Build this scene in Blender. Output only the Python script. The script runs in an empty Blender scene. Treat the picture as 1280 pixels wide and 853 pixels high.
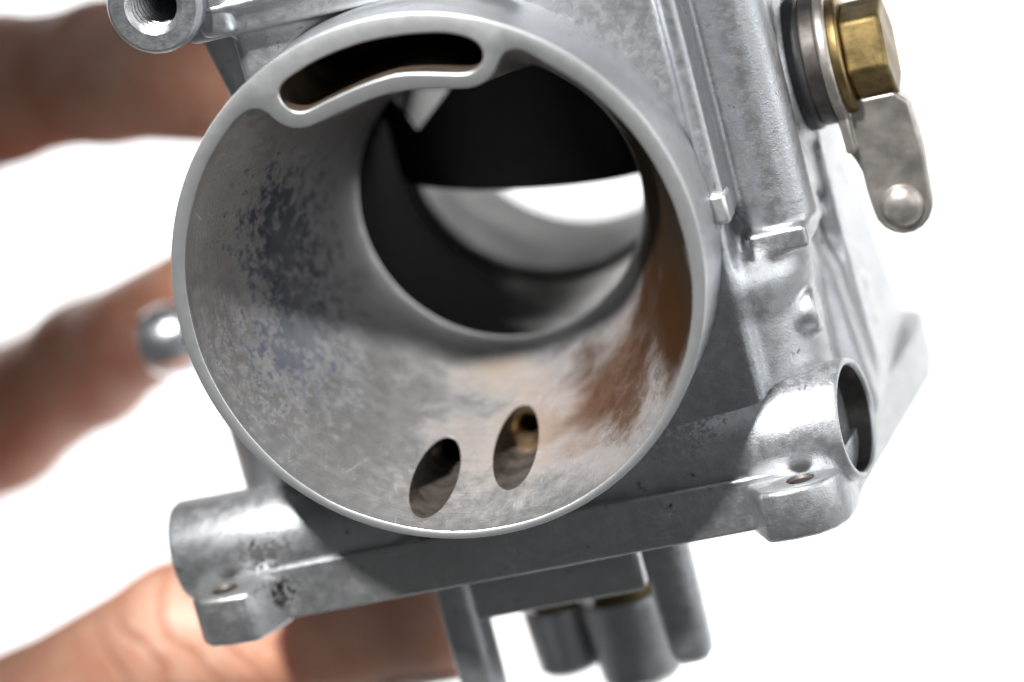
import bpy, bmesh, math, random
import numpy as np
from math import sin, cos, pi, radians, sqrt
from mathutils import Vector, Matrix

random.seed(4)
scene = bpy.context.scene
C = scene.collection
S = 0.001                       # the builders work in millimetres

# ------------------------------------------------------------------ camera
YAW, PITCH, ROLL, DIST = radians(14.5), radians(13.5), radians(15.0), 450.0
PXMM = 10.92                    # photo pixels per mm in the plane of the rim
FPX = PXMM*DIST
cf = np.array([-sin(YAW)*cos(PITCH), cos(YAW)*cos(PITCH), -sin(PITCH)])
cr0 = np.array([cos(YAW), sin(YAW), 0.0]); cu0 = np.cross(cr0, cf)
cR = cos(ROLL)*cr0-sin(ROLL)*cu0
cU = cos(ROLL)*cu0+sin(ROLL)*cr0
CAM = -DIST*(cf+(545-640)/FPX*cR+(426.5-347)/FPX*cU)

def px(u, v, val, ax=1):
    """photo pixel -> point in mm on the plane where axis ax equals val"""
    d = cf+(u-640)/FPX*cR+(426.5-v)/FPX*cU
    t = (val-CAM[ax])/d[ax]
    return CAM+t*d

cd = bpy.data.cameras.new('camera'); cam = bpy.data.objects.new('camera', cd); C.objects.link(cam)
cam.matrix_world = Matrix(((cR[0], cU[0], -cf[0], CAM[0]*S), (cR[1], cU[1], -cf[1], CAM[1]*S),
                           (cR[2], cU[2], -cf[2], CAM[2]*S), (0, 0, 0, 1)))
cd.sensor_width = 36.0; cd.lens = 36.0*FPX/1280.0
cd.clip_start = 0.02; cd.clip_end = 20
cd.dof.use_dof = True; cd.dof.focus_distance = (DIST+8)*S; cd.dof.aperture_fstop = 9.5
scene.camera = cam
scene.render.resolution_x = 1024; scene.render.resolution_y = 682

# ------------------------------------------------------------------ light
w = bpy.data.worlds.new('World'); scene.world = w; w.use_nodes = True
bg = w.node_tree.nodes['Background']
bg.inputs['Color'].default_value = (0.97, 0.985, 1.0, 1); bg.inputs['Strength'].default_value = 0.095

def aim(o, target):
    d = Vector(target)-o.location
    o.rotation_euler = d.to_track_quat('-Z', 'Y').to_euler()

kd = bpy.data.lights.new('key_spot', 'SPOT'); key = bpy.data.objects.new('key_spot', kd); C.objects.link(key)
kv = Vector((-0.10, -1.0, 1.35)).normalized()
key.location = Vector((0.002, -0.006, -0.024))+kv*0.9
aim(key, (0.002, -0.006, -0.024))
kd.energy = 98; kd.shadow_soft_size = 0.036; kd.spot_size = radians(10.2); kd.spot_blend = 0.35
kd.color = (1.0, 0.985, 0.965)

def area(name, loc, target, size, power, col=(1, 1, 1)):
    d = bpy.data.lights.new(name, 'AREA'); d.shape = 'RECTANGLE'; d.size = size[0]; d.size_y = size[1]
    d.energy = power; d.color = col
    o = bpy.data.objects.new(name, d); C.objects.link(o); o.location = loc; aim(o, target)
    return o
area('backdrop_strip_light', (-0.80, 0.42, 0.25), (-0.57, 1.2, 0.05), (0.7, 0.4), 12.5)
area('backdrop_strip_light', (0.50, 0.42, 0.25), (0.27, 1.2, 0.05), (0.7, 0.4), 12.5)
area('overhead_softbox', (0.05, -0.05, 0.75), (0, 0.02, 0), (0.5, 0.5), 0.22, (0.97, 0.98, 1.0))

area('added_side_fill', (0.85, -0.02, 0.14), (0.02, 0.02, -0.01), (0.45, 0.7), 4.0, (0.97, 0.985, 1.0))  # added fill lamp, brightens the right flank of the casting

area('added_front_fill', (0.55, -0.50, 0.12), (0.01, 0.0, -0.01), (0.4, 0.4), 1.5, (0.97, 0.985, 1.0))  # added fill lamp, lifts the front faces and the dome

vs = scene.view_settings
vs.view_transform = 'Standard'; vs.look = 'None'; vs.exposure = 0; vs.gamma = 1
scene.render.engine = 'CYCLES'

# ------------------------------------------------------------------ materials
class NT:
    def __init__(s, name):
        s.m = bpy.data.materials.new(name); s.m.use_nodes = True
        s.t = s.m.node_tree; s.n = s.t.nodes; s.l = s.t.links
        s.b = s.n['Principled BSDF']
        tc = s.n.new('ShaderNodeTexCoord'); s.obj = tc.outputs['Object']
    def _in(s, sock, v):
        if isinstance(v, bpy.types.NodeSocket): s.l.new(v, sock)
        elif isinstance(v, (tuple, list)):
            sock.default_value = tuple(v)+((1,) if len(v) == 3 and len(sock.default_value) == 4 else ())
        else: sock.default_value = v
    def noise(s, scale, detail=4, rough=0.55, dist=0.0, vec=None):
        n = s.n.new('ShaderNodeTexNoise'); n.inputs['Scale'].default_value = scale
        n.inputs['Detail'].default_value = detail; n.inputs['Roughness'].default_value = rough
        n.inputs['Distortion'].default_value = dist
        s.l.new(vec or s.obj, n.inputs['Vector']); return n.outputs['Fac']
    def ramp(s, x, a, b, lo=0.0, hi=1.0):
        n = s.n.new('ShaderNodeMapRange'); n.interpolation_type = 'SMOOTHSTEP'
        s._in(n.inputs['Value'], x); n.inputs['From Min'].default_value = a; n.inputs['From Max'].default_value = b
        n.inputs['To Min'].default_value = lo; n.inputs['To Max'].default_value = hi
        return n.outputs['Result']
    def math(s, op, a, b=0.0):
        n = s.n.new('ShaderNodeMath'); n.operation = op; s._in(n.inputs[0], a); s._in(n.inputs[1], b)
        return n.outputs[0]
    def mix(s, f, a, b):
        n = s.n.new('ShaderNodeMix'); n.data_type = 'RGBA'
        s._in(n.inputs[0], f); s._in(n.inputs[6], a); s._in(n.inputs[7], b); return n.outputs[2]
    def dist(s, c, r):
        mp = s.n.new('ShaderNodeMapping'); mp.vector_type = 'POINT'; s.l.new(s.obj, mp.inputs['Vector'])
        mp.inputs['Scale'].default_value = [1000.0/k for k in r]
        mp.inputs['Location'].default_value = [-a/k for a, k in zip(c, r)]
        v = s.n.new('ShaderNodeVectorMath'); v.operation = 'LENGTH'; s.l.new(mp.outputs[0], v.inputs[0])
        return v.outputs['Value']
    def blob(s, c, r, soft=0.35):
        """1 inside an ellipsoid (mm), falling to 0 outside it"""
        mp = s.n.new('ShaderNodeMapping'); mp.vector_type = 'POINT'
        s.l.new(s.obj, mp.inputs['Vector'])
        mp.inputs['Scale'].default_value = [1000.0/k for k in r]
        mp.inputs['Location'].default_value = [-a/k for a, k in zip(c, r)]
        v = s.n.new('ShaderNodeVectorMath'); v.operation = 'LENGTH'; s.l.new(mp.outputs[0], v.inputs[0])
        return s.ramp(v.outputs['Value'], 1.0+soft*0.5, 1.0-soft, 0, 1)
    def stretch(s, sc):
        mp = s.n.new('ShaderNodeMapping'); s.l.new(s.obj, mp.inputs['Vector']); mp.inputs['Scale'].default_value = sc
        return mp.outputs[0]
    def bump(s, h, strength, dist=0.0002, bevel=0.0):
        n = s.n.new('ShaderNodeBump'); n.inputs['Strength'].default_value = strength
        n.inputs['Distance'].default_value = dist; s._in(n.inputs['Height'], h)
        if bevel:
            bv = s.n.new('ShaderNodeBevel'); bv.samples = 6; bv.inputs['Radius'].default_value = bevel*S
            s.l.new(bv.outputs[0], n.inputs['Normal'])
        s.l.new(n.outputs[0], s.b.inputs['Normal'])
    def set(s, **k):
        names = {'base': 'Base Color', 'metal': 'Metallic', 'rough': 'Roughness', 'spec': 'Specular IOR Level',
                 'sss': 'Subsurface Weight', 'coat': 'Coat Weight', 'coatr': 'Coat Roughness'}
        for a, v in k.items(): s._in(s.b.inputs[names[a]], v)
        return s.m

def cast_metal(name, mott=0.12, rings=0.0, rvar=0.075, spk=0.35, base=(0.445, 0.46, 0.478), rough=0.39, grime=0.0, metal=0.90, scr=0.25, bevel=0.45, stains=(), grain=0.24, tint=0.25):
    t = NT(name)
    big = t.noise(110, 9, 0.72); fine = t.noise(2200, 4, 0.7); grit = t.noise(5200, 2, 0.7)
    dark = tuple(c*(1-mott) for c in base); warm = (base[0]*1.02, base[1]*0.92, base[2]*0.80)
    col = t.mix(t.ramp(big, 0.36, 0.64), dark, base)
    col = t.mix(t.math('MULTIPLY', t.ramp(t.noise(45, 8, 0.7), 0.5, 0.70), tint), col, warm)
    sp = t.ramp(fine, 0.60, 0.70)
    col = t.mix(t.math('MULTIPLY', sp, spk), col, tuple(min(1, c*1.35) for c in base))
    rg = t.ramp(t.noise(700, 6, 0.7), 0.34, 0.66, rough-rvar, rough+rvar)
    if grime:
        g = t.math('MULTIPLY', t.ramp(t.noise(520, 6, 0.7), 0.62-0.10*grime, 0.70), t.ramp(t.noise(110, 3), 0.42, 0.62))
        col = t.mix(g, col, (0.035, 0.033, 0.032)); rg = t.mix(g, rg, (0.7, 0.7, 0.7))
    met = None
    if scr:                                      # fine bright scratches in two directions
        for k, (rot, sc) in enumerate(((0.5, (260, 260, 9000)), (-0.8, (7000, 300, 420)))):
            mp = t.n.new('ShaderNodeMapping'); t.l.new(t.obj, mp.inputs['Vector']); mp.inputs['Rotation'].default_value = (0.2, rot, 0.3); mp.inputs['Scale'].default_value = sc
            m = t.math('MULTIPLY', t.ramp(t.noise(1.0, 2, 0.5, 0.0, mp.outputs[0]), 0.64, 0.70), t.ramp(t.noise(160+60*k, 2), 0.48, 0.60))
            col = t.mix(t.math('MULTIPLY', m, scr), col, (0.85, 0.85, 0.86))
    for c, r, colr, nsc, lo, hi, amt in stains:
        d = t.math('ADD', t.math('SUBTRACT', 1.0, t.dist(c, r)), t.math('MULTIPLY', t.math('SUBTRACT', t.noise(nsc, 9 if lo > 2 else 5, 0.74 if lo > 2 else 0.55, 0.3), 0.5), lo))
        m = t.math('MULTIPLY', t.ramp(d, 0.0, hi), amt)
        col = t.mix(m, col, colr)
        q = t.math('SUBTRACT', 1.0, t.math('MULTIPLY', m, 0.85)); met = q if met is None else t.math('MULTIPLY', met, q)
        rg = t.mix(m, rg, (0.9, 0.9, 0.9))
    h = t.math('ADD', t.math('MULTIPLY', fine, 0.7), t.math('MULTIPLY', grit, 0.5))
    if rings: h = t.math('ADD', h, t.math('MULTIPLY', t.noise(1.0, 3, 0.6, 0.0, t.stretch((60, 5200, 60))), rings))
    t.bump(h, grain, 0.00025, bevel)
    if met is not None: t._in(t.b.inputs['Specular IOR Level'], t.math('MULTIPLY', met, 0.45))
    return t.set(base=col, metal=metal if met is None else t.math('MULTIPLY', met, metal), rough=rg)

def plain(name, base, metal=0.0, rough=0.5, var=0.25, nsc=300, bumpv=0.12, bevel=0.0, **k):
    t = NT(name)
    n = t.noise(nsc, 5, 0.6)
    col = t.mix(t.ramp(n, 0.3, 0.7), tuple(c*(1-var) for c in base), tuple(min(1, c*(1+var*0.4)) for c in base))
    t.bump(t.noise(nsc*4, 3), bumpv, 0.0002, bevel)
    return t.set(base=col, metal=metal, rough=t.ramp(t.noise(nsc*0.7, 3), 0.3, 0.7, rough-0.07, rough+0.08), **k)

M = {}
M['cast'] = cast_metal('cast_aluminium', grime=0.3)
M['cast_dirty'] = cast_metal('cast_aluminium_speckled', grime=0.4, rough=0.43, stains=(
    ((-33, 11, -31.5), (4, 4, 2), (0.03, 0.027, 0.024), 1500, 6.5, 0.5, 0.85),
    ((-28, 12, -24.5), (4, 3, 1.5), (0.05, 0.047, 0.043), 1500, 6.5, 0.5, 0.7),
    ((20, 11, -27), (6, 4, 4), (0.05, 0.05, 0.05), 1500, 6.0, 0.6, 0.6),
    ((34, 17, -24.5), (5, 5, 1.0), (0.06, 0.06, 0.07), 700, 5.0, 0.5, 0.8)))
M['cast_flange'] = cast_metal('cast_aluminium_flange', base=(0.44, 0.452, 0.465), grime=0.25, rough=0.38, bevel=0.3, scr=0.5, stains=(
    ((-31.8, 9.5, -36.5), (1.9, 3.5, 3.2), (0.015, 0.015, 0.015), 1100, 4.5, 0.6, 1.0),))
M['rim'] = cast_metal('machined_rim', base=(0.66, 0.67, 0.68), rough=0.36, bevel=0.1, grain=0.08, tint=0.03, mott=0.03, rvar=0.02, spk=0.1, scr=0.1)
M['jet_steel'] = plain('jet_steel', (0.14, 0.125, 0.11), 0.9, 0.28, 0.4)
M['boss'] = cast_metal('boss_metal', base=(0.45, 0.465, 0.48), rough=0.36, bevel=0.0, grain=0.3, grime=0.5)
M['slot'] = plain('varnished_slot', (0.13, 0.095, 0.07), 0.5, 0.45, 0.5, 160)
M['steel'] = plain('polished_steel', (0.82, 0.85, 0.90), 1.0, 0.30, 0.1)
M['lever_steel'] = plain('lever_steel', (0.48, 0.445, 0.41), 0.85, 0.42, 0.3, bevel=0.4)
M['dark_steel'] = plain('dark_steel', (0.11, 0.10, 0.095), 0.8, 0.5, 0.4, bevel=0.4)
M['brass'] = plain('brass', (0.22, 0.16, 0.065), 0.85, 0.45, 0.5, bevel=0.5)
M['brass_dull'] = plain('dull_brass', (0.36, 0.27, 0.17), 0.95, 0.38, 0.4)
M['gold'] = plain('gold_zinc', (0.28, 0.20, 0.09), 1.0, 0.4, 0.3, bevel=0.3)
M['black'] = plain('black_slide', (0.012, 0.012, 0.013), 0.0, 0.45, 0.3)
M['rubber'] = plain('black_rubber', (0.022, 0.022, 0.024), 0.0, 0.5, 0.3, bevel=0.4)
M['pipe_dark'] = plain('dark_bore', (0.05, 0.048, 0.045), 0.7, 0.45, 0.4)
M['outlet'] = plain('dull_outlet', (0.36, 0.355, 0.35), 0.3, 0.55, 0.3, 120)
M['hole'] = plain('drilled_passage', (0.11, 0.095, 0.085), 0.6, 0.4, 0.5, 400)
M['chamber'] = cast_metal('painted_shade_chamber', base=(0.30, 0.285, 0.27), rough=0.42, bevel=0.0, grain=0.15, tint=0.5, scr=0.2, stains=(  # shade painted into the colour as dark patches; lower right stays bare
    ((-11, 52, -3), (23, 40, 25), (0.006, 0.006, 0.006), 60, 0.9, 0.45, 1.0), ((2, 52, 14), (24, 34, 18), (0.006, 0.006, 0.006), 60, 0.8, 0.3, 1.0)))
M['bore'] = cast_metal('bore_metal', base=(0.50, 0.49, 0.48), rough=0.30, bevel=0.2, grain=0.12, tint=0.6)

# mouth of the intake: bare metal with a blue-black bloom on one side and fuel varnish on the other
M['mouth'] = cast_metal('intake_mouth_metal', base=(0.44, 0.44, 0.445), rough=0.36, bevel=0.2, grain=0.22, tint=0.25, metal=0.8, scr=0.5, mott=0.15, rings=0.8, stains=(
    ((3, 17, -24), (20, 22, 9), (0.16, 0.10, 0.065), 140, 2.1, 1.1, 0.8),
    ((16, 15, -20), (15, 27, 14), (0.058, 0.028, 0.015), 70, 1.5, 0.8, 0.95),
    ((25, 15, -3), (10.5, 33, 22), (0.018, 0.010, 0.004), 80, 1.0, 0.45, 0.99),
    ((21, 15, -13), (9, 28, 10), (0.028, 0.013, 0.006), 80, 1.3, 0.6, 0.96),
    ((-4, 30, -20), (15, 9, 8), (0.20, 0.14, 0.09), 150, 2.6, 1.2, 0.7),
    ((8, 27, -19), (8, 11, 6), (0.03, 0.013, 0.005), 140, 1.4, 1.0, 0.9),
    ((17, 13, -21), (7, 14, 7), (0.03, 0.013, 0.006), 420, 5.5, 0.9, 0.55),
    ((-22.5, 20, 5), (7.5, 13, 13), (0.032, 0.038, 0.058), 620, 5.5, 0.8, 0.95),
    ((-24, 17, -8), (6, 12, 8), (0.045, 0.052, 0.078), 700, 6.5, 0.6, 0.9),
    ((-22, 20, -3), (12, 16, 18), (0.16, 0.165, 0.175), 170, 3.2, 1.2, 0.6)))

def skin_material():
    t = NT('skin')
    n1 = t.noise(55, 4, 0.6); n2 = t.noise(260, 5, 0.65); n3 = t.noise(28, 2)
    col = t.mix(t.ramp(n1, 0.3, 0.7), (0.57, 0.26, 0.165), (0.77, 0.50, 0.38))
    col = t.mix(t.math('MULTIPLY', t.ramp(n3, 0.5, 0.7), 0.5), col, (0.52, 0.21, 0.14))
    kn = t.blob(tuple(px(210, 790, 40)), (15, 18, 13), 0.9)
    wv = t.n.new('ShaderNodeTexWave'); wv.wave_type = 'BANDS'; wv.bands_direction = 'X'
    mp = t.n.new('ShaderNodeMapping'); t.l.new(t.obj, mp.inputs['Vector'])
    mp.inputs['Rotation'].default_value = (0, radians(28), 0)
    t.l.new(mp.outputs[0], wv.inputs['Vector'])
    wv.inputs['Scale'].default_value = 62; wv.inputs['Distortion'].default_value = 5.0
    wv.inputs['Detail'].default_value = 3; wv.inputs['Detail Scale'].default_value = 1.6
    crease = t.math('MULTIPLY', t.ramp(wv.outputs['Fac'], 0.62, 0.98), kn)
    col = t.mix(t.math('MULTIPLY', crease, 0.65), col, (0.45, 0.19, 0.11))
    vo = t.n.new('ShaderNodeTexVoronoi'); vo.inputs['Scale'].default_value = 1100; t.l.new(t.obj, vo.inputs['Vector'])
    h = t.math('SUBTRACT', t.math('ADD', t.math('MULTIPLY', n2, 0.6), t.math('MULTIPLY', vo.outputs['Distance'], 0.25)), t.math('MULTIPLY', crease, 1.6))
    t.bump(h, 0.5, 0.0006)
    t.b.inputs['Subsurface Radius'].default_value = (1.0, 0.35, 0.2); t.b.inputs['Subsurface Scale'].default_value = 0.0045
    return t.set(base=col, rough=0.5, sss=0.6)
M['skin'] = skin_material()
M['nail'] = plain('nail', (0.74, 0.50, 0.42), 0, 0.25, 0.08)
M['paper'] = plain('white_paper', (0.86, 0.86, 0.86), 0, 0.85, 0.02, 60, 0.03)

# ------------------------------------------------------------------ mesh helpers
def finish(name, bm, mats, parent=None, sharp=38, modw=0, seg=3):
    bmesh.ops.recalc_face_normals(bm, faces=bm.faces)
    for f in bm.faces: f.smooth = True
    lim = radians(sharp)
    for e in bm.edges:
        if len(e.link_faces) == 2 and e.calc_face_angle(0) > lim: e.smooth = False
    for v in bm.verts: v.co *= S
    me = bpy.data.meshes.new(name); bm.to_mesh(me); bm.free()
    return link(name, me, mats, parent, modw, seg)

def link(name, me, mats, parent=None, modw=0, seg=3):
    for m in (mats if isinstance(mats, (list, tuple)) else [mats]): me.materials.append(m)
    o = bpy.data.objects.new(name, me); C.objects.link(o)
    if parent: o.parent = parent
    if modw:
        b = o.modifiers.new('soft_edges', 'BEVEL'); b.width = modw*S; b.segments = seg; b.limit_method = 'ANGLE'; b.angle_limit = radians(35)
        b.harden_normals = False
    return o

def prism(bm, pts, ax, lo, hi):
    """extrude a polygon (2-D points in the other two axes) along ax"""
    def mk(p, h):
        q = list(p); q.insert(ax, h); return bm.verts.new(q)
    a = [mk(p, lo) for p in pts]; b = [mk(p, hi) for p in pts]
    n = len(pts)
    bm.faces.new(a); bm.faces.new(b[::-1])
    for i in range(n): bm.faces.new((a[i], a[(i+1) % n], b[(i+1) % n], b[i]))

def lathe(bm, prof, ax, c, n=64, closed=True, ref=None):
    """revolve a closed (h, r) profile about axis ax through c"""
    rows = []
    o1, o2 = [(1, 2), (2, 0), (0, 1)][ax]
    for h, r in prof:
        row = []
        for k in range(n):
            q = [0, 0, 0]; q[ax] = h; q[o1] = c[o1]+r*cos(2*pi*k/n); q[o2] = c[o2]+r*sin(2*pi*k/n)
            row.append(bm.verts.new(q))
        rows.append(row)
    m = len(rows)
    for i in range(m if closed else m-1):
        a, b = rows[i], rows[(i+1) % m]
        for k in range(n): bm.faces.new((a[k], a[(k+1) % n], b[(k+1) % n], b[k]))
    return rows

def solid_lathe(bm, prof, ax, c, n=64):
    """profile that starts and ends at r = 0: caps with fans"""
    rows = lathe(bm, prof, ax, c, n, closed=False)
    bm.faces.new(rows[0]); bm.faces.new(rows[-1][::-1])

def closed_spline(pts, n):
    P = np.array(pts, float); m = len(P); out = []
    for i in range(m):
        p0, p1, p2, p3 = P[i-1], P[i], P[(i+1) % m], P[(i+2) % m]
        for t in np.linspace(0, 1, 12, endpoint=False):
            out.append(0.5*((2*p1)+(-p0+p2)*t+(2*p0-5*p1+4*p2-p3)*t*t+(-p0+3*p1-3*p2+p3)*t**3))
    O = np.array(out); seg = np.linalg.norm(np.roll(O, -1, 0)-O, axis=1); s = np.concatenate([[0], np.cumsum(seg)])
    O2 = np.vstack([O, O[:1]]); q = np.linspace(0, s[-1], n, endpoint=False)
    R = np.stack([np.interp(q, s, O2[:, k]) for k in range(O.shape[1])], 1)
    for _ in range(3): R = 0.5*R+0.25*(np.roll(R, 1, 0)+np.roll(R, -1, 0))
    return R

def offset_loop(P, d):
    """move a closed 2-D loop outwards (away from its inside) by d"""
    T = np.roll(P, -1, 0)-np.roll(P, 1, 0); T /= np.linalg.norm(T, axis=1)[:, None]
    area = 0.5*np.sum(P[:, 0]*np.roll(P[:, 1], -1)-np.roll(P[:, 0], -1)*P[:, 1])
    N = np.stack([T[:, 1], -T[:, 0]], 1)*(1 if area > 0 else -1)
    return P+N*d

# signed-distance modelling for cast and organic shapes
class SDF:
    def __init__(s, lo, hi, h):
        s.lo = np.array(lo, float); s.h = h
        s.n = np.ceil((np.array(hi)-s.lo)/h).astype(int)+1
        s.ax = [s.lo[k]+h*np.arange(s.n[k]) for k in range(3)]
        s.f = np.full(s.n, 9.0, np.float32)
    def sub(s, lo, hi, m):
        sl = []
        for k in range(3):
            a = int(np.clip((lo[k]-m-s.lo[k])//s.h, 0, s.n[k]-1)); b = int(np.clip((hi[k]+m-s.lo[k])//s.h+2, 1, s.n[k]))
            sl.append(slice(a, b))
        g = [s.ax[k][sl[k]].astype(np.float32).reshape([-1 if j == k else 1 for j in range(3)]) for k in range(3)]
        return tuple(sl), g
    def put(s, sl, d, k, op):
        f = s.f[sl]
        if op == 'add':
            if k: hh = np.clip(k-np.abs(f-d), 0, None)/k; s.f[sl] = np.minimum(f, d)-hh*hh*k*0.25
            else: s.f[sl] = np.minimum(f, d)
        else:
            d = -d
            if k: hh = np.clip(k-np.abs(f-d), 0, None)/k; s.f[sl] = np.maximum(f, d)+hh*hh*k*0.25
            else: s.f[sl] = np.maximum(f, d)
    def box(s, lo, hi, r=1.0, k=1.5, op='add', rot=None):
        lo = np.array(lo, float); hi = np.array(hi, float); c = (lo+hi)/2; e = (hi-lo)/2
        ext = e if rot is None else np.full(3, np.linalg.norm(e))
        sl, g = s.sub(c-ext, c+ext, 4)
        x, y, z = g[0]-c[0], g[1]-c[1], g[2]-c[2]
        if rot is not None:
            ax, an = rot; ca, sa = cos(an), sin(an)
            if ax == 2: x, y = ca*x+sa*y, -sa*x+ca*y
            elif ax == 1: x, z = ca*x-sa*z, sa*x+ca*z
            else: y, z = ca*y+sa*z, -sa*y+ca*z
        qx, qy, qz = np.abs(x)-(e[0]-r), np.abs(y)-(e[1]-r), np.abs(z)-(e[2]-r)
        d = np.sqrt(np.maximum(qx, 0)**2+np.maximum(qy, 0)**2+np.maximum(qz, 0)**2)+np.minimum(np.maximum(qx, np.maximum(qy, qz)), 0)-r
        s.put(sl, d, k, op)
    def cyl(s, ax, c, lo, hi, r, rr=0.6, k=1.5, op='add'):
        """cylinder along ax through c (3-vector), capped at lo..hi, edge radius rr"""
        l = np.array(c, float)-r; h = np.array(c, float)+r; l[ax] = lo; h[ax] = hi
        sl, g = s.sub(l, h, 4)
        o1, o2 = [(1, 2), (0, 2), (0, 1)][ax]
        q1 = np.sqrt((g[o1]-c[o1])**2+(g[o2]-c[o2])**2)-(r-rr)
        q2 = np.abs(g[ax]-(lo+hi)/2)-((hi-lo)/2-rr)
        d = np.sqrt(np.maximum(q1, 0)**2+np.maximum(q2, 0)**2)+np.minimum(np.maximum(q1, q2), 0)-rr
        s.put(sl, d, k, op)
    def cone(s, a, b, ra, rb, k=2.0, op='add', flat=None):
        """round cone (capsule with two radii)"""
        a = np.array(a, float); b = np.array(b, float); R = max(ra, rb)
        sl, g = s.sub(np.minimum(a, b)-R, np.maximum(a, b)+R, 8)
        ab = b-a; L2 = ab@ab
        p = [g[i]-a[i] for i in range(3)]
        t = np.clip((p[0]*ab[0]+p[1]*ab[1]+p[2]*ab[2])/L2, 0, 1)
        d = np.sqrt((p[0]-t*ab[0])**2+(p[1]-t*ab[1])**2+(p[2]-t*ab[2])**2)-(ra+(rb-ra)*t)
        s.put(sl, d.astype(np.float32), k, op)
    def ball(s, c, r, k=2.0, op='add'):
        c = np.array(c, float); r = np.array(r if hasattr(r, '__len__') else (r,)*3, float)
        sl, g = s.sub(c-r, c+r, 8)
        q = np.sqrt(((g[0]-c[0])/r[0])**2+((g[1]-c[1])/r[1])**2+((g[2]-c[2])/r[2])**2)
        s.put(sl, (q-1)*r.min(), k, op)
    def mesh(s, name):
        f = s.f; n = f.shape
        ins = f < 0
        c = np.zeros([k-1 for k in n], np.uint8)
        for i in (0, 1):
            for j in (0, 1):
                for k in (0, 1): c += ins[i:n[0]-1+i, j:n[1]-1+j, k:n[2]-1+k]
        act = (c > 0) & (c < 8)
        idx = np.full(act.shape, -1, np.int64); A = np.argwhere(act); idx[act] = np.arange(len(A))
        pos = np.zeros((len(A), 3)); cnt = np.zeros(len(A))
        for ax in range(3):
            o = [k for k in range(3) if k != ax]
            for u in (0, 1):
                for v in (0, 1):
                    d0 = np.zeros(3, int); d0[o[0]] = u; d0[o[1]] = v; d1 = d0.copy(); d1[ax] = 1
                    p0 = A+d0; p1 = A+d1
                    f0 = f[tuple(p0.T)].astype(float); f1 = f[tuple(p1.T)].astype(float)
                    m = (f0 < 0) != (f1 < 0)
                    t = np.where(m, f0/np.where(m, f0-f1, 1), 0)
                    q = d0[None, :].astype(float).repeat(len(A), 0); q[:, ax] += t
                    pos[m] += q[m]; cnt[m] += 1
        V = s.lo+(A+pos/cnt[:, None])*s.h
        F = []
        for ax in range(3):
            o = [(1, 2), (2, 0), (0, 1)][ax]
            sl0 = [slice(None)]*3; sl1 = [slice(None)]*3; sl0[ax] = slice(0, -1); sl1[ax] = slice(1, None)
            a, b = ins[tuple(sl0)], ins[tuple(sl1)]
            E = np.argwhere(a != b)
            E = E[(E[:, o[0]] > 0) & (E[:, o[1]] > 0) & (E[:, o[0]] < n[o[0]]-1) & (E[:, o[1]] < n[o[1]]-1)]
            flip = ins[tuple(E.T)]
            def cell(du, dv):
                q = E.copy(); q[:, o[0]] += du; q[:, o[1]] += dv; return idx[tuple(q.T)]
            Q = np.stack([cell(-1, -1), cell(0, -1), cell(0, 0), cell(-1, 0)], 1)
            Q[~flip] = Q[~flip][:, ::-1]; F.append(Q)
        F = np.vstack(F); F = F[(F >= 0).all(1)]
        me = bpy.data.meshes.new(name)
        me.vertices.add(len(V)); me.vertices.foreach_set('co', (V*S).ravel())
        me.loops.add(F.size); me.loops.foreach_set('vertex_index', F.ravel().astype(np.int32))
        me.polygons.add(len(F)); me.polygons.foreach_set('loop_start', np.arange(0, F.size, 4, dtype=np.int32))
        me.polygons.foreach_set('use_smooth', np.ones(len(F), bool))
        me.update(calc_edges=True); me.validate()
        return me

def bake_cut(o, cut, ang=40):
    bo = o.modifiers.new('cut', 'BOOLEAN'); bo.object = cut; bo.operation = 'DIFFERENCE'; bo.solver = 'EXACT'; bo.material_mode = 'TRANSFER'
    bpy.context.view_layer.update()
    dg = bpy.context.evaluated_depsgraph_get()
    new = bpy.data.meshes.new_from_object(o.evaluated_get(dg), preserve_all_data_layers=True, depsgraph=dg)
    o.modifiers.clear(); o.data = new; new.name = o.name
    bpy.data.objects.remove(cut)
    bm = bmesh.new(); bm.from_mesh(new)
    for e in bm.edges: e.smooth = not (len(e.link_faces) == 2 and e.calc_face_angle(0) > radians(ang))
    for f in bm.faces: f.smooth = True
    bm.to_mesh(new); bm.free()

def tag(o, label, cat, group=None):
    o['label'] = label; o['category'] = cat
    if group: o['group'] = group

# ------------------------------------------------------------------ backdrop: white seamless paper
bm = bmesh.new()
prof = [(-100, -520), (500, -520)]
for k in range(1, 12):
    a = pi/2*k/12; prof.append((500+450*sin(a), -70-450*cos(a)))
prof += [(950, -70), (950, 420)]
rowsL = [bm.verts.new((-1400, y, z)) for y, z in prof]; rowsR = [bm.verts.new((1300, y, z)) for y, z in prof]
for i in range(len(prof)-1): bm.faces.new((rowsL[i], rowsR[i], rowsR[i+1], rowsL[i+1]))
o = finish('backdrop', bm, M['paper'], sharp=60); o['kind'] = 'structure'

# ------------------------------------------------------------------ carburettor
carb = bpy.data.objects.new('carburetor', None); C.objects.link(carb); carb.location = (0, 0, 0)
carb.empty_display_size = 0.01
tag(carb, 'bare cast aluminium motorcycle carburetor with stained round intake mouth, held in a hand', 'carburetor')

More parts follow.
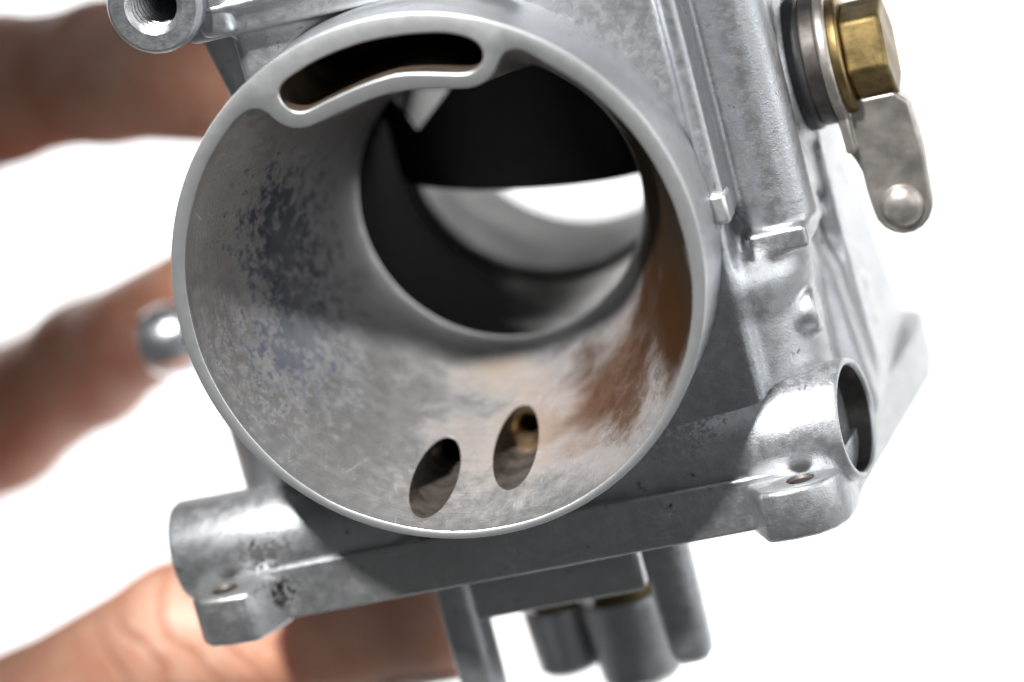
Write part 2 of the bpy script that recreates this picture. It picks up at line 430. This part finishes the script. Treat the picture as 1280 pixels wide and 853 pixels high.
# --- intake mouth ------------------------------------------------
SLOT = [(347,116),(350,106),(370,91),(401,73),(448,55),(495,45),(547,41),(578,45),(597,53),(605,66),(604,77),(595,88),(584,92),
        (562,92),(531,91),(500,92),(479,97),(448,108),(417,122),(395,133),(379,141),(364,139),(351,128)]
OPEN = [(323,135),(332,139),(342,150),(354,158),(373,162),(389,158),(417,144),(448,131),(479,119),(520,112),(562,111),(587,111),
        (603,105),(617,94),(623,78),(628,67),(637,61),(653,62),(675,73),(719,100),(750,128),(781,162),(812,200),(837,243),(852,280),
        (862,324),(864,361),(861,402),(855,449),(841,497),(817,534),(785,574),(748,607),(706,636),(652,657),(583,665),(514,660),
        (437,637),(382,606),(341,573),(306,532),(269,489),(246,432),(236,356),(238,287),(254,218),(274,176),(294,149),(309,138)]
def plane_loop(pts, n):
    L = np.array([px(u, v, 0)[[0, 2]] for u, v in pts]); return closed_spline(L, n)
RC = np.array((-0.2, -0.4)); RR = 31.3
slot = plane_loop(SLOT, 90)
op = np.array([px(u, v, 0)[[0, 2]] for u, v in OPEN])
rel = op-RC; rad_ = np.hypot(rel[:, 0], rel[:, 1]); sm = rad_.copy()
for i in range(18, len(op)-1):                   # the round part: even out the traced radius
    j0, j1 = max(18, i-4), min(len(op)-1, i+5); sm[i] = rad_[j0:j1].mean()
opening = closed_spline(RC+rel*(sm/rad_)[:, None], 300)
th = np.linspace(0, 2*pi, 160, endpoint=False)
outer = lambda r: np.stack([RC[0]+r*np.cos(th), RC[1]+r*np.sin(th)], 1)
bm = bmesh.new()
def ring(P, y): return [bm.verts.new((p[0], y if not hasattr(y, '__len__') else y[i], p[1])) for i, p in enumerate(P)]
def skin(a, b):
    n = len(a)
    return [bm.faces.new((a[i], a[(i+1) % n], b[(i+1) % n], b[i])) for i in range(n)]
rim_f = []
o0 = ring(outer(RR-0.26), 0); o1 = ring(outer(RR-0.07), 0.08); o2 = ring(outer(RR), 0.28)
i0 = ring(offset_loop(opening, 0.24), 0); i1 = ring(offset_loop(opening, 0.07), 0.10); i2 = ring(opening, 0.45)
s0 = ring(offset_loop(slot, 0.16), 0); s1 = ring(slot, 0.16)
edges = []
for lp in (o0, i0, s0):
    for i in range(len(lp)): edges.append(bm.edges.new((lp[i], lp[(i+1) % len(lp)])))
res = bmesh.ops.triangle_fill(bm, use_beauty=True, use_dissolve=False, edges=edges, normal=(0, -1, 0))
rim_f += [f for f in res['geom'] if isinstance(f, bmesh.types.BMFace)]
rim_f += skin(o0, o1)+skin(o1, o2)+skin(i0, i1)+skin(i1, i2)+skin(s0, s1)
YB = 38.0
oB = ring(outer(RR), YB); out_f = skin(o2, oB)
# funnel from the traced opening down to the round throat
ang = np.unwrap(np.arctan2(opening[:, 1]+1.0, opening[:, 0]))
if ang[-1] < ang[0]: ang = -np.maximum.accumulate(-ang+np.arange(len(ang))*1e-5)
else: ang = np.maximum.accumulate(ang+np.arange(len(ang))*1e-5)
TH = 18.0; TC = np.array((0.0, -0.4))
circ = np.stack([TC[0]+TH*np.cos(ang), TC[1]+TH*np.sin(ang)], 1)
prev = i2; NR = 26
for k in range(1, NR+1):
    s_ = k/NR; g = 1-(1-s_)**1.17
    cur = ring(opening*(1-g)+circ*g, 0.45+(YB-0.45)*s_); skin(prev, cur); prev = cur
# back annulus
edges = []
for lp in (oB, prev):
    for i in range(len(lp)):
        e = bm.edges.get((lp[i], lp[(i+1) % len(lp)])); edges.append(e)
bmesh.ops.triangle_fill(bm, use_beauty=True, use_dissolve=False, edges=edges, normal=(0, 1, 0))
sB = ring(slot, 30.0); slot_f = skin(s1, sB)+[bm.faces.new(sB)]
for f in bm.faces: f.material_index = 0
for f in rim_f: f.material_index = 1
for f in out_f: f.material_index = 3
for f in slot_f: f.material_index = 2
mouth = finish('intake_mouth', bm, [M['mouth'], M['rim'], M['slot'], M['cast']], carb, sharp=40)
mouth['label'] = 'round flared intake mouth with kidney-shaped slot, brown and blue-black stains inside'

HOLES = [((-9.0, -25.9), 2.65, 31.0), ((0.2, -25.6), 2.8, 30.0)]
bm = bmesh.new()
for (hx, hz), r, dep in HOLES:
    solid_lathe(bm, [(-3.0, r), (dep, r)], 1, (hx, 0, hz), 48)
cut = finish('cut', bm, M['hole'])
bake_cut(mouth, cut)

# air jets seated deep in the two drilled passages
(hx, hz), r, dep = HOLES[1]
bm = bmesh.new()
lathe(bm, [(22.6, r-1.1), (23.1, r-1.4), (29.6, r-1.4), (29.6, r-0.02), (22.0, r-0.02), (22.0, r-0.8)], 1, (hx, 0, hz), 48)
j = finish('air_jet', bm, M['brass_dull'], mouth)
bm = bmesh.new()
solid_lathe(bm, [(28.0, r-1.35), (29.9, r-1.35)], 1, (hx, 0, hz), 32); finish('jet_core', bm, M['pipe_dark'], j)
(hx, hz), r, dep = HOLES[0]
bm = bmesh.new()
lathe(bm, [(19.0, r-0.7), (19.6, r-1.2), (30.6, r-1.2), (30.6, r-0.02), (18.4, r-0.02), (18.4, r-0.3)], 1, (hx, 0, hz), 48)
j = finish('air_jet', bm, M['jet_steel'], mouth)
bm = bmesh.new()
solid_lathe(bm, [(29.0, r-1.25), (30.8, r-1.25)], 1, (hx, 0, hz), 32); finish('jet_core', bm, M['black'], j)

# --- throat, slide chamber and outlet bore ----------------------------
bm = bmesh.new()
lathe(bm, [(38.0, 18.02), (39.0, 18.05), (39.5, 18.5), (39.5, 21.5), (38.0, 21.5)], 1, (0, 0, -0.4), 128)
finish('throat_ring', bm, M['mouth'], carb, sharp=30)
bm = bmesh.new()
lathe(bm, [(39.5, 18.5), (40.5, 19.2), (70, 19.2), (70, 21.5), (39.5, 21.5)], 1, (0, 0, -0.4), 128)
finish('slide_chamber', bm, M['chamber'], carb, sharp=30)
bm = bmesh.new()
lathe(bm, [(70, 18.7), (70.3, 18.2), (71, 18.0), (97, 18.0), (97.6, 18.8), (97.6, 21.6), (97, 22), (70, 22)], 1, (0, 0, -0.4), 128)
finish('outlet_bore', bm, M['outlet'], carb, sharp=30)

bm = bmesh.new()
pts = [(0.5+17.0*cos(t), 57.6+11.2*sin(t)) for t in np.linspace(0, 2*pi, 72, endpoint=False)]
prism(bm, pts, 2, -1.2, 40)
for v in bm.verts:
    if v.co.z < 0: v.co.z = -1.5-0.17*v.co.x          # cutaway
sl = finish('throttle_slide', bm, M['black'], carb, sharp=40)
bm = bmesh.new()
ta = [px(u, v, 40) for u, v in ((470, 92), (572, 92), (520, 158))]
tb_ = [p+cf*36 for p in ta]
va = [bm.verts.new(p) for p in ta]; vb = [bm.verts.new(p) for p in tb_]
bm.faces.new(va); bm.faces.new(vb[::-1])
for i in range(3): bm.faces.new((va[i], va[(i+1) % 3], vb[(i+1) % 3], vb[i]))
notch = finish('notch', bm, M['black'])
bake_cut(sl, notch)

# --- main casting ----------------------------------------------------
b = SDF((-46, 8, -44), (48, 110, 66), 0.36)
b.box((-25, 22, -36), (31, 68, 36), 2.0, 0)                    # core
b.box((-20, 13, -36), (31.2, 40, 40), 1.2, 1.0)                # front block round the mouth
b.cyl(1, (0, 0, -0.4), 30, 96, 25, 1.0, 2.0)                   # outlet stub
b.cyl(2, (2, 46, 0), 38, 64, 38, 2.5, 3.0)                     # diaphragm chamber over the slide
b.box((-24.5, 10.5, 30.6), (16, 24, 40), 1.0, 1.0)             # top flange
b.box((-22, 9.4, 33.6), (14, 14, 35.0), 0.8, 1.2)             # bead on the flange
b.box((-25, 19, 20), (-14, 40, 33), 1.5, 1.0, rot=(1, radians(-12)))
b.box((30.3, 11.2, -3.5), (32.6, 24, 40), 0.8, 0.8)            # vertical rib
b.cyl(2, (36.6, 21.8, 0), -7, 40, 4.4, 0.8, 2.2)               # column
b.box((32, 24.5, -8), (40.2, 62, 40), 3.0, 2.5)                  # side wall
b.box((38.6, 34, -30), (41.2, 40, 40), 1.0, 1.5)               # side rib
b.cyl(0, (0, 35, 8.6), 36, 40.8, 9.0, 0.8, 1.0)                  # lever shaft boss
b.box((32.8, 16.6, -9.4), (40.0, 31, -6.6), 0.4, 0.6)          # ledge
b.cyl(2, (27.6, 24.5, 0), -38, -9, 10.6, 3.5, 1.5)             # dome on one side
b.ball((28, 24.5, -12), (10.5, 10.5, 6), 2.0)
b.cyl(2, (-26.5, 27, 0), -38, -10, 11.2, 3.5, 1.5)             # and on the other
b.box((30, 30, -37), (39, 66, -8), 2.0, 2.0)
b.box((-36, 34, -37), (-26, 66, -10), 3.0, 2.0)
b.box((34, 28, -36), (40.4, 70, -14), 3.0, 3.0, rot=(1, radians(-6)))
for y0, zt in ((40, -14), (48, -19), (56, -23)):               # webs down to the bowl flange
    b.box((36, y0, -38), (40.0, y0+2.2, zt), 0.8, 1.2)
b.cyl(0, (0, 45, -24), 36, 41.0, 3.2, 0.6, 1.0)
b.cyl(0, (0, 20.8, -17.9), 33, 38.6, 2.7, 0.4, 0.8)            # stub facing sideways
b.cyl(1, (-0.2, 0, -0.4), 0, 38.0, 30.9, 0.1, 0, op='cut')       # seat of the mouth
b.cyl(1, (0, 0, -0.4), 30, 112, 21.8, 0.1, 0, op='cut')        # bore
link('body_casting', b.mesh('body_casting'), M['cast'], carb)

# small bright locating tab at the foot of the rib
bm = bmesh.new()
prism(bm, [(30.6, 10.2), (32.9, 10.2), (32.9, 14.5), (30.6, 14.5)], 2, -3.2, 0.4)
finish('locating_tab', bm, M['rim'], carb, modw=0.5)

# --- float bowl flange with its screw lugs -----------------------------
FY = 11.0
plan = [(-32.2, FY), (26.8, FY), (37.2, FY+1), (38.4, FY+4), (39.2, 24), (40.6, 36), (42.6, 54), (43.6, 62), (43.2, 71), (40, 75), (-38, 75), (-42, 70), (-43, 40), (-43.5, 26), (-43, FY+3)]
bm = bmesh.new(); prism(bm, plan, 2, -40.4, -33.8)
fl = finish('bowl_flange', bm, M['cast_flange'], carb, modw=0.35)
def lug(pts, hole, z0=-41.0, z1=-34.7):
    bm = bmesh.new(); prism(bm, pts, 2, z0, z1)
    o = finish('screw_lug', bm, M['cast_flange'], carb, modw=0.7)
    bm = bmesh.new(); solid_lathe(bm, [(z0-1, 1.35), (z1-0.35, 1.35), (z1+0.4, 2.1)], 2, (hole[0], hole[1], 0), 40)
    bake_cut(o, finish('cut', bm, M['hole']))
def arc(cx, cy, r, a0, a1, n=10): return [(cx+r*cos(radians(a)), cy+r*sin(radians(a))) for a in np.linspace(a0, a1, n)]
lug([(-44.2, 20), (-43.6, 12.0), (-42.6, 8.6), (-41.4, 6.9), (-39.0, 6.3), (-35.4, 6.1), (-34.6, 6.4), (-31.8, FY+0.4), (-31.8, 20)], (-38.6, 9.6))
lug([(26.4, 20), (26.4, FY+0.4), (28.4, 7.0), (29.0, 6.5), (32, 6.1), (34.8, 6.5), (36.8, 7.8), (38.1, 10.0), (38.6, 13), (38.6, 20)], (33.5, 9.6))
# --- tubes -----------------------------------------------------------
bm = bmesh.new()
TY, TZ = 17.5, -31.0
lathe(bm, [(4.5, 5.4), (30, 6.95), (40.0, 7.3), (40.35, 7.1), (40.35, 6.6), (40.0, 6.35), (24, 6.0), (4.5, 5.2)], 0, (0, TY, TZ), 72)
for v in bm.verts:
    if v.co.x > 35: v.co.x += 0.16*(v.co.y-TY)        # mouth cut at a slant
for f in bm.faces:
    c = f.calc_center_median()
    if math.hypot(c.y-TY, c.z-TZ) < 6.35 and c.x > 20 and abs(f.normal.x) < 0.5 and all(math.hypot(v.co.y-TY, v.co.z-TZ) < 6.4 for v in f.verts): f.material_index = 1  # inner wall coloured dark to paint in the shade inside the tube
tb = finish('fuel_tube', bm, [M['cast_dirty'], M['pipe_dark']], carb)
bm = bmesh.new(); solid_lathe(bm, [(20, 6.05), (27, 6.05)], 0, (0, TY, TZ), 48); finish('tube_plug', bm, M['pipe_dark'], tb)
bm = bmesh.new()
lathe(bm, [(-12.3, 1.6), (-14.5, 4.6), (-17, 5.9), (-44.0, 6.25), (-44.6, 5.9), (-44.6, 5.2), (-44.2, 5.0), (-30, 4.9), (-18, 4.9), (-13, 1.4)], 0, (0, TY-0.6, TZ-0.2), 72)
tb = finish('fuel_tube', bm, M['cast_dirty'], carb)
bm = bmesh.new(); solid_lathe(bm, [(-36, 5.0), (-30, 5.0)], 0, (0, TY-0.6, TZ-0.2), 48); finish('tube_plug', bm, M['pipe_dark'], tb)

# --- underneath: jet block, posts, jet holders -------------------------
bm = bmesh.new(); prism(bm, [(-12.0, 20), (9.6, 20), (9.6, 44), (-12.0, 44)], 2, -48.0, -39.5)
finish('jet_block', bm, M['cast_flange'], carb, modw=0.4)
def taper_post(x0, x1, y0, y1, z0, z1, mat, e=0.45):
    bm = bmesh.new()
    cx, cy = (x0+x1)/2, (y0+y1)/2; hx_, hy_ = (x1-x0)/2, (y1-y0)/2
    rows = []
    for z, s_ in ((z1, 1.0), ((z0+z1)/2, 0.97), (z0+2.0, 0.92), (z0+0.8, 0.86), (z0, 0.62)):
        row = []
        for k in range(32):
            a = 2*pi*k/32; ca, sa = cos(a), sin(a)
            row.append(bm.verts.new((cx+hx_*s_*math.copysign(abs(ca)**e, ca), cy+hy_*s_*math.copysign(abs(sa)**e, sa), z)))
        rows.append(row)
    for i in range(len(rows)-1):
        for k in range(32): bm.faces.new((rows[i][k], rows[i][(k+1) % 32], rows[i+1][(k+1) % 32], rows[i+1][k]))
    bm.faces.new(rows[0]); bm.faces.new(rows[-1][::-1])
    return finish('float_pivot_post', bm, mat, carb, sharp=50)
taper_post(10.0, 16.0, 18.8, 24.4, -58.2, -39.5, M['cast'], 0.72)
taper_post(-16.4, -11.4, 19.0, 26.5, -64.5, -39.5, M['cast'])
bm = bmesh.new(); solid_lathe(bm, [(-64.4, 4.4), (-63.4, 5.3), (-53.2, 5.8), (-52.8, 5.5)], 2, (2.9, 36, 0), 56)
h = finish('main_jet_tower', bm, M['cast'], carb)
bm = bmesh.new(); solid_lathe(bm, [(-62.4, 3.6), (-61.7, 4.3), (-54.0, 4.6), (-53.6, 4.3)], 2, (-6.6, 39, 0), 56)
finish('pilot_jet_tower', bm, M['cast'], carb)
for (x, y, r, z0, z1) in ((2.9, 36, 4.0, -54, -46), (-6.6, 39, 3.2, -55, -46)):
    bm = bmesh.new(); solid_lathe(bm, [(z0, r), (-52.0, r), (-51.8, r+0.7), (-50.6, r+0.7), (-50.4, r-0.3), (z1, r-0.3)], 2, (x, y, 0), 48)
    finish('brass_jet', bm, M['brass'], carb)

# --- threaded boss ----------------------------------------------------
bc = px(191, 8, 7.0)
BX, BZ = bc[0], bc[2]
R0 = 5.75
prof = [(30, R0), (7.7, R0), (7.15, R0-0.3), (7.0, R0-0.6), (7.0, 3.45), (7.25, 3.2)]
y = 7.5
for k in range(11):
    prof += [(y, 2.75), (y+0.2, 2.75), (y+0.55, 3.35), (y+0.65, 3.35)]; y += 1.15
prof += [(y, 2.7), (26, 2.7), (26, 0.02), (30, 0.02)]
bm = bmesh.new(); lathe(bm, prof, 1, (BX, 0, BZ), 72)
boss = finish('threaded_boss', bm, M['boss'], carb, sharp=25)
bm = bmesh.new(); prism(bm, [(BX+3.5, 9.6), (-18, 9.6), (-18, 24), (BX+3.5, 24)], 2, 31.0, 38.6)
finish('boss_arm', bm, M['cast'], carb, modw=1.2)

# --- lever on the throttle shaft side ------------------------------------
LY, LZ = 35.0, 8.6
bm = bmesh.new(); solid_lathe(bm, [(40.5, 7.6), (40.9, 8.2), (42.2, 8.2), (42.6, 7.8)], 0, (0, LY, LZ), 56); finish('shaft_seal', bm, M['rubber'], carb)
bm = bmesh.new(); solid_lathe(bm, [(42.5, 7.9), (44.6, 7.9)], 0, (0, LY, LZ), 56); finish('washer', bm, M['dark_steel'], carb, modw=0.3)
lev = bpy.data.objects.new('lever', None)
bm = bmesh.new()
solid_lathe(bm, [(44.5, 8.2), (45.9, 8.2)], 0, (0, LY, LZ), 56)
prism(bm, [(LY-5, LZ-3), (LY-5, -2.5), (LY+4, -2.5), (LY+6, LZ-3)], 0, 44.6, 45.8)
# the tab bends outwards and hangs down in front of the nut
tabpts = [(x-0.7, z) for x, z in [(44.7, 3.6), (52.4, 3.6), (53.9, 2.0), (54.2, -4), (53.8, -9.2)]+[(50.2+3.6*cos(radians(a)), -10.2+3.6*sin(radians(a))) for a in range(0, -181, -20)]+[(46.4, -7.5), (46.4, -5.2), (45.9, -3.6), (45.4, -2.6)]]
prism(bm, tabpts, 1, LY-3.6, LY-0.6)
lev = finish('lever', bm, M['lever_steel'], carb, modw=0.4)
bm = bmesh.new(); solid_lathe(bm, [(LY-2.8, 2.7), (LY-3.8, 2.6), (LY-4.5, 2.0), (LY-4.9, 1.0), (LY-5.0, 0.1)], 1, (49.5, 0, -10.2), 40)
finish('rivet', bm, M['lever_steel'], lev)
bm = bmesh.new(); solid_lathe(bm, [(45.8, 7.0), (46.2, 7.2), (46.9, 7.2), (47.2, 6.9)], 0, (0, LY-0.5, LZ), 56); finish('spring_washer', bm, M['gold'], carb)
bm = bmesh.new()
prism(bm, [(LY-0.5+6.3*cos(radians(a+12)), LZ+6.3*sin(radians(a+12))) for a in range(0, 360, 60)], 0, 47.1, 52.2)
finish('hex_nut', bm, M['brass'], carb, modw=0.5)
# --- polished screw on the far side ---------------------------------------
sp = px(216, 424, 62)
bm = bmesh.new()
solid_lathe(bm, [(-30, 2.8), (sp[0]+3.5, 2.8), (sp[0]+3.4, 4.2), (sp[0]+2.2, 4.9), (sp[0]-1.5, 4.9), (sp[0]-3.2, 4.2), (sp[0]-4.2, 2.4), (sp[0]-4.4, 0.1)], 0, (0, sp[1], sp[2]), 48)
finish('adjuster_screw', bm, M['steel'], carb)

# ------------------------------------------------------------------ hand
hnd = SDF((-300, 15, -125), (0, 175, 60), 1.1)
P_ = lambda u, v, y: px(u, v, y)
idx = [P_(-130, 175, 108), P_(0, 112, 95), P_(135, 90, 86), P_(335, 112, 72)]
mid = [P_(-140, 610, 112), P_(0, 530, 100), P_(112, 455, 92), P_(245, 375, 74)]
rng = [P_(-120, 560, 134), P_(20, 505, 124), P_(120, 440, 116), P_(285, 350, 90)]
lit = [P_(-90, 540, 156), P_(40, 480, 146), P_(125, 432, 138), P_(280, 350, 104)]
thm = [P_(-150, 1010, 70), P_(50, 925, 56), P_(235, 802, 50), P_(535, 776, 46)]
wrist = np.array((-215.0, 118, -62)); elbow = np.array((-330.0, 140, -110))
hnd.cone(wrist, elbow, 26, 31, 0)
for f, rad in ((idx, (11.5, 10.0, 9.3, 7.6)), (mid, (11.5, 9.6, 8.6, 7.2)), (rng, (11, 9.0, 8.0, 6.8)), (lit, (9.5, 7.6, 7.0, 6.0))):
    for i in range(3): hnd.cone(f[i], f[i+1], rad[i], rad[i+1], 1.2)
    for i in (1, 2): hnd.ball(f[i], rad[i]+0.25, 3.0)
    hnd.cone(wrist+(np.array(f[0])-wrist)*0.25, f[0], 20, rad[0]+1, 9)
for i, (ra, rb) in enumerate(((17, 12.5), (12.5, 10.6), (10.4, 8.4))): hnd.cone(thm[i], thm[i+1], ra, rb, 2.5)
hnd.cone(wrist+np.array((20, 0, -4)), thm[0], 24, 17, 12)
hand = link('hand', hnd.mesh('hand'), M['skin'])
tag(hand, 'bare human hand gripping the carburetor from behind, thumb bent under the flange', 'hand')
# nails
def nail(tip, prev, up, r, ln=9.0, wd=5.0):
    t = Vector(tip); d = (t-Vector(prev)).normalized(); u = Vector(up); u = (u-d*u.dot(d)).normalized(); s_ = d.cross(u)
    bm = bmesh.new(); rows = []
    for i in range(9):
        a = i/8; row = []
        x = -ln*0.6+ln*a; wv = wd*(0.82+0.18*sin(pi*min(1, a*1.3)))*(1 if a < 0.85 else 0.8)
        for k in range(9):
            q = (k/8-0.5)*2; an = q*wv/r
            p = t+d*x+u*(r+0.35)*cos(an)*(1.0-0.10*a*a)+s_*(r+0.35)*sin(an)
            row.append(bm.verts.new(p))
        rows.append(row)
    for i in range(8):
        for k in range(8): bm.faces.new((rows[i][k], rows[i][k+1], rows[i+1][k+1], rows[i+1][k]))
    g = bmesh.ops.solidify(bm, geom=bm.faces[:], thickness=0.5)
    return finish('fingernail', bm, M['nail'], hand, sharp=60)
nail(thm[3], thm[2], (0.1, -0.25, -1), 8.4, 12, 6)
for f, r in ((idx, 7.6), (mid, 7.2), (rng, 6.8), (lit, 6.0)): nail(f[3], f[2], (-0.3, 1, 0.1), r)
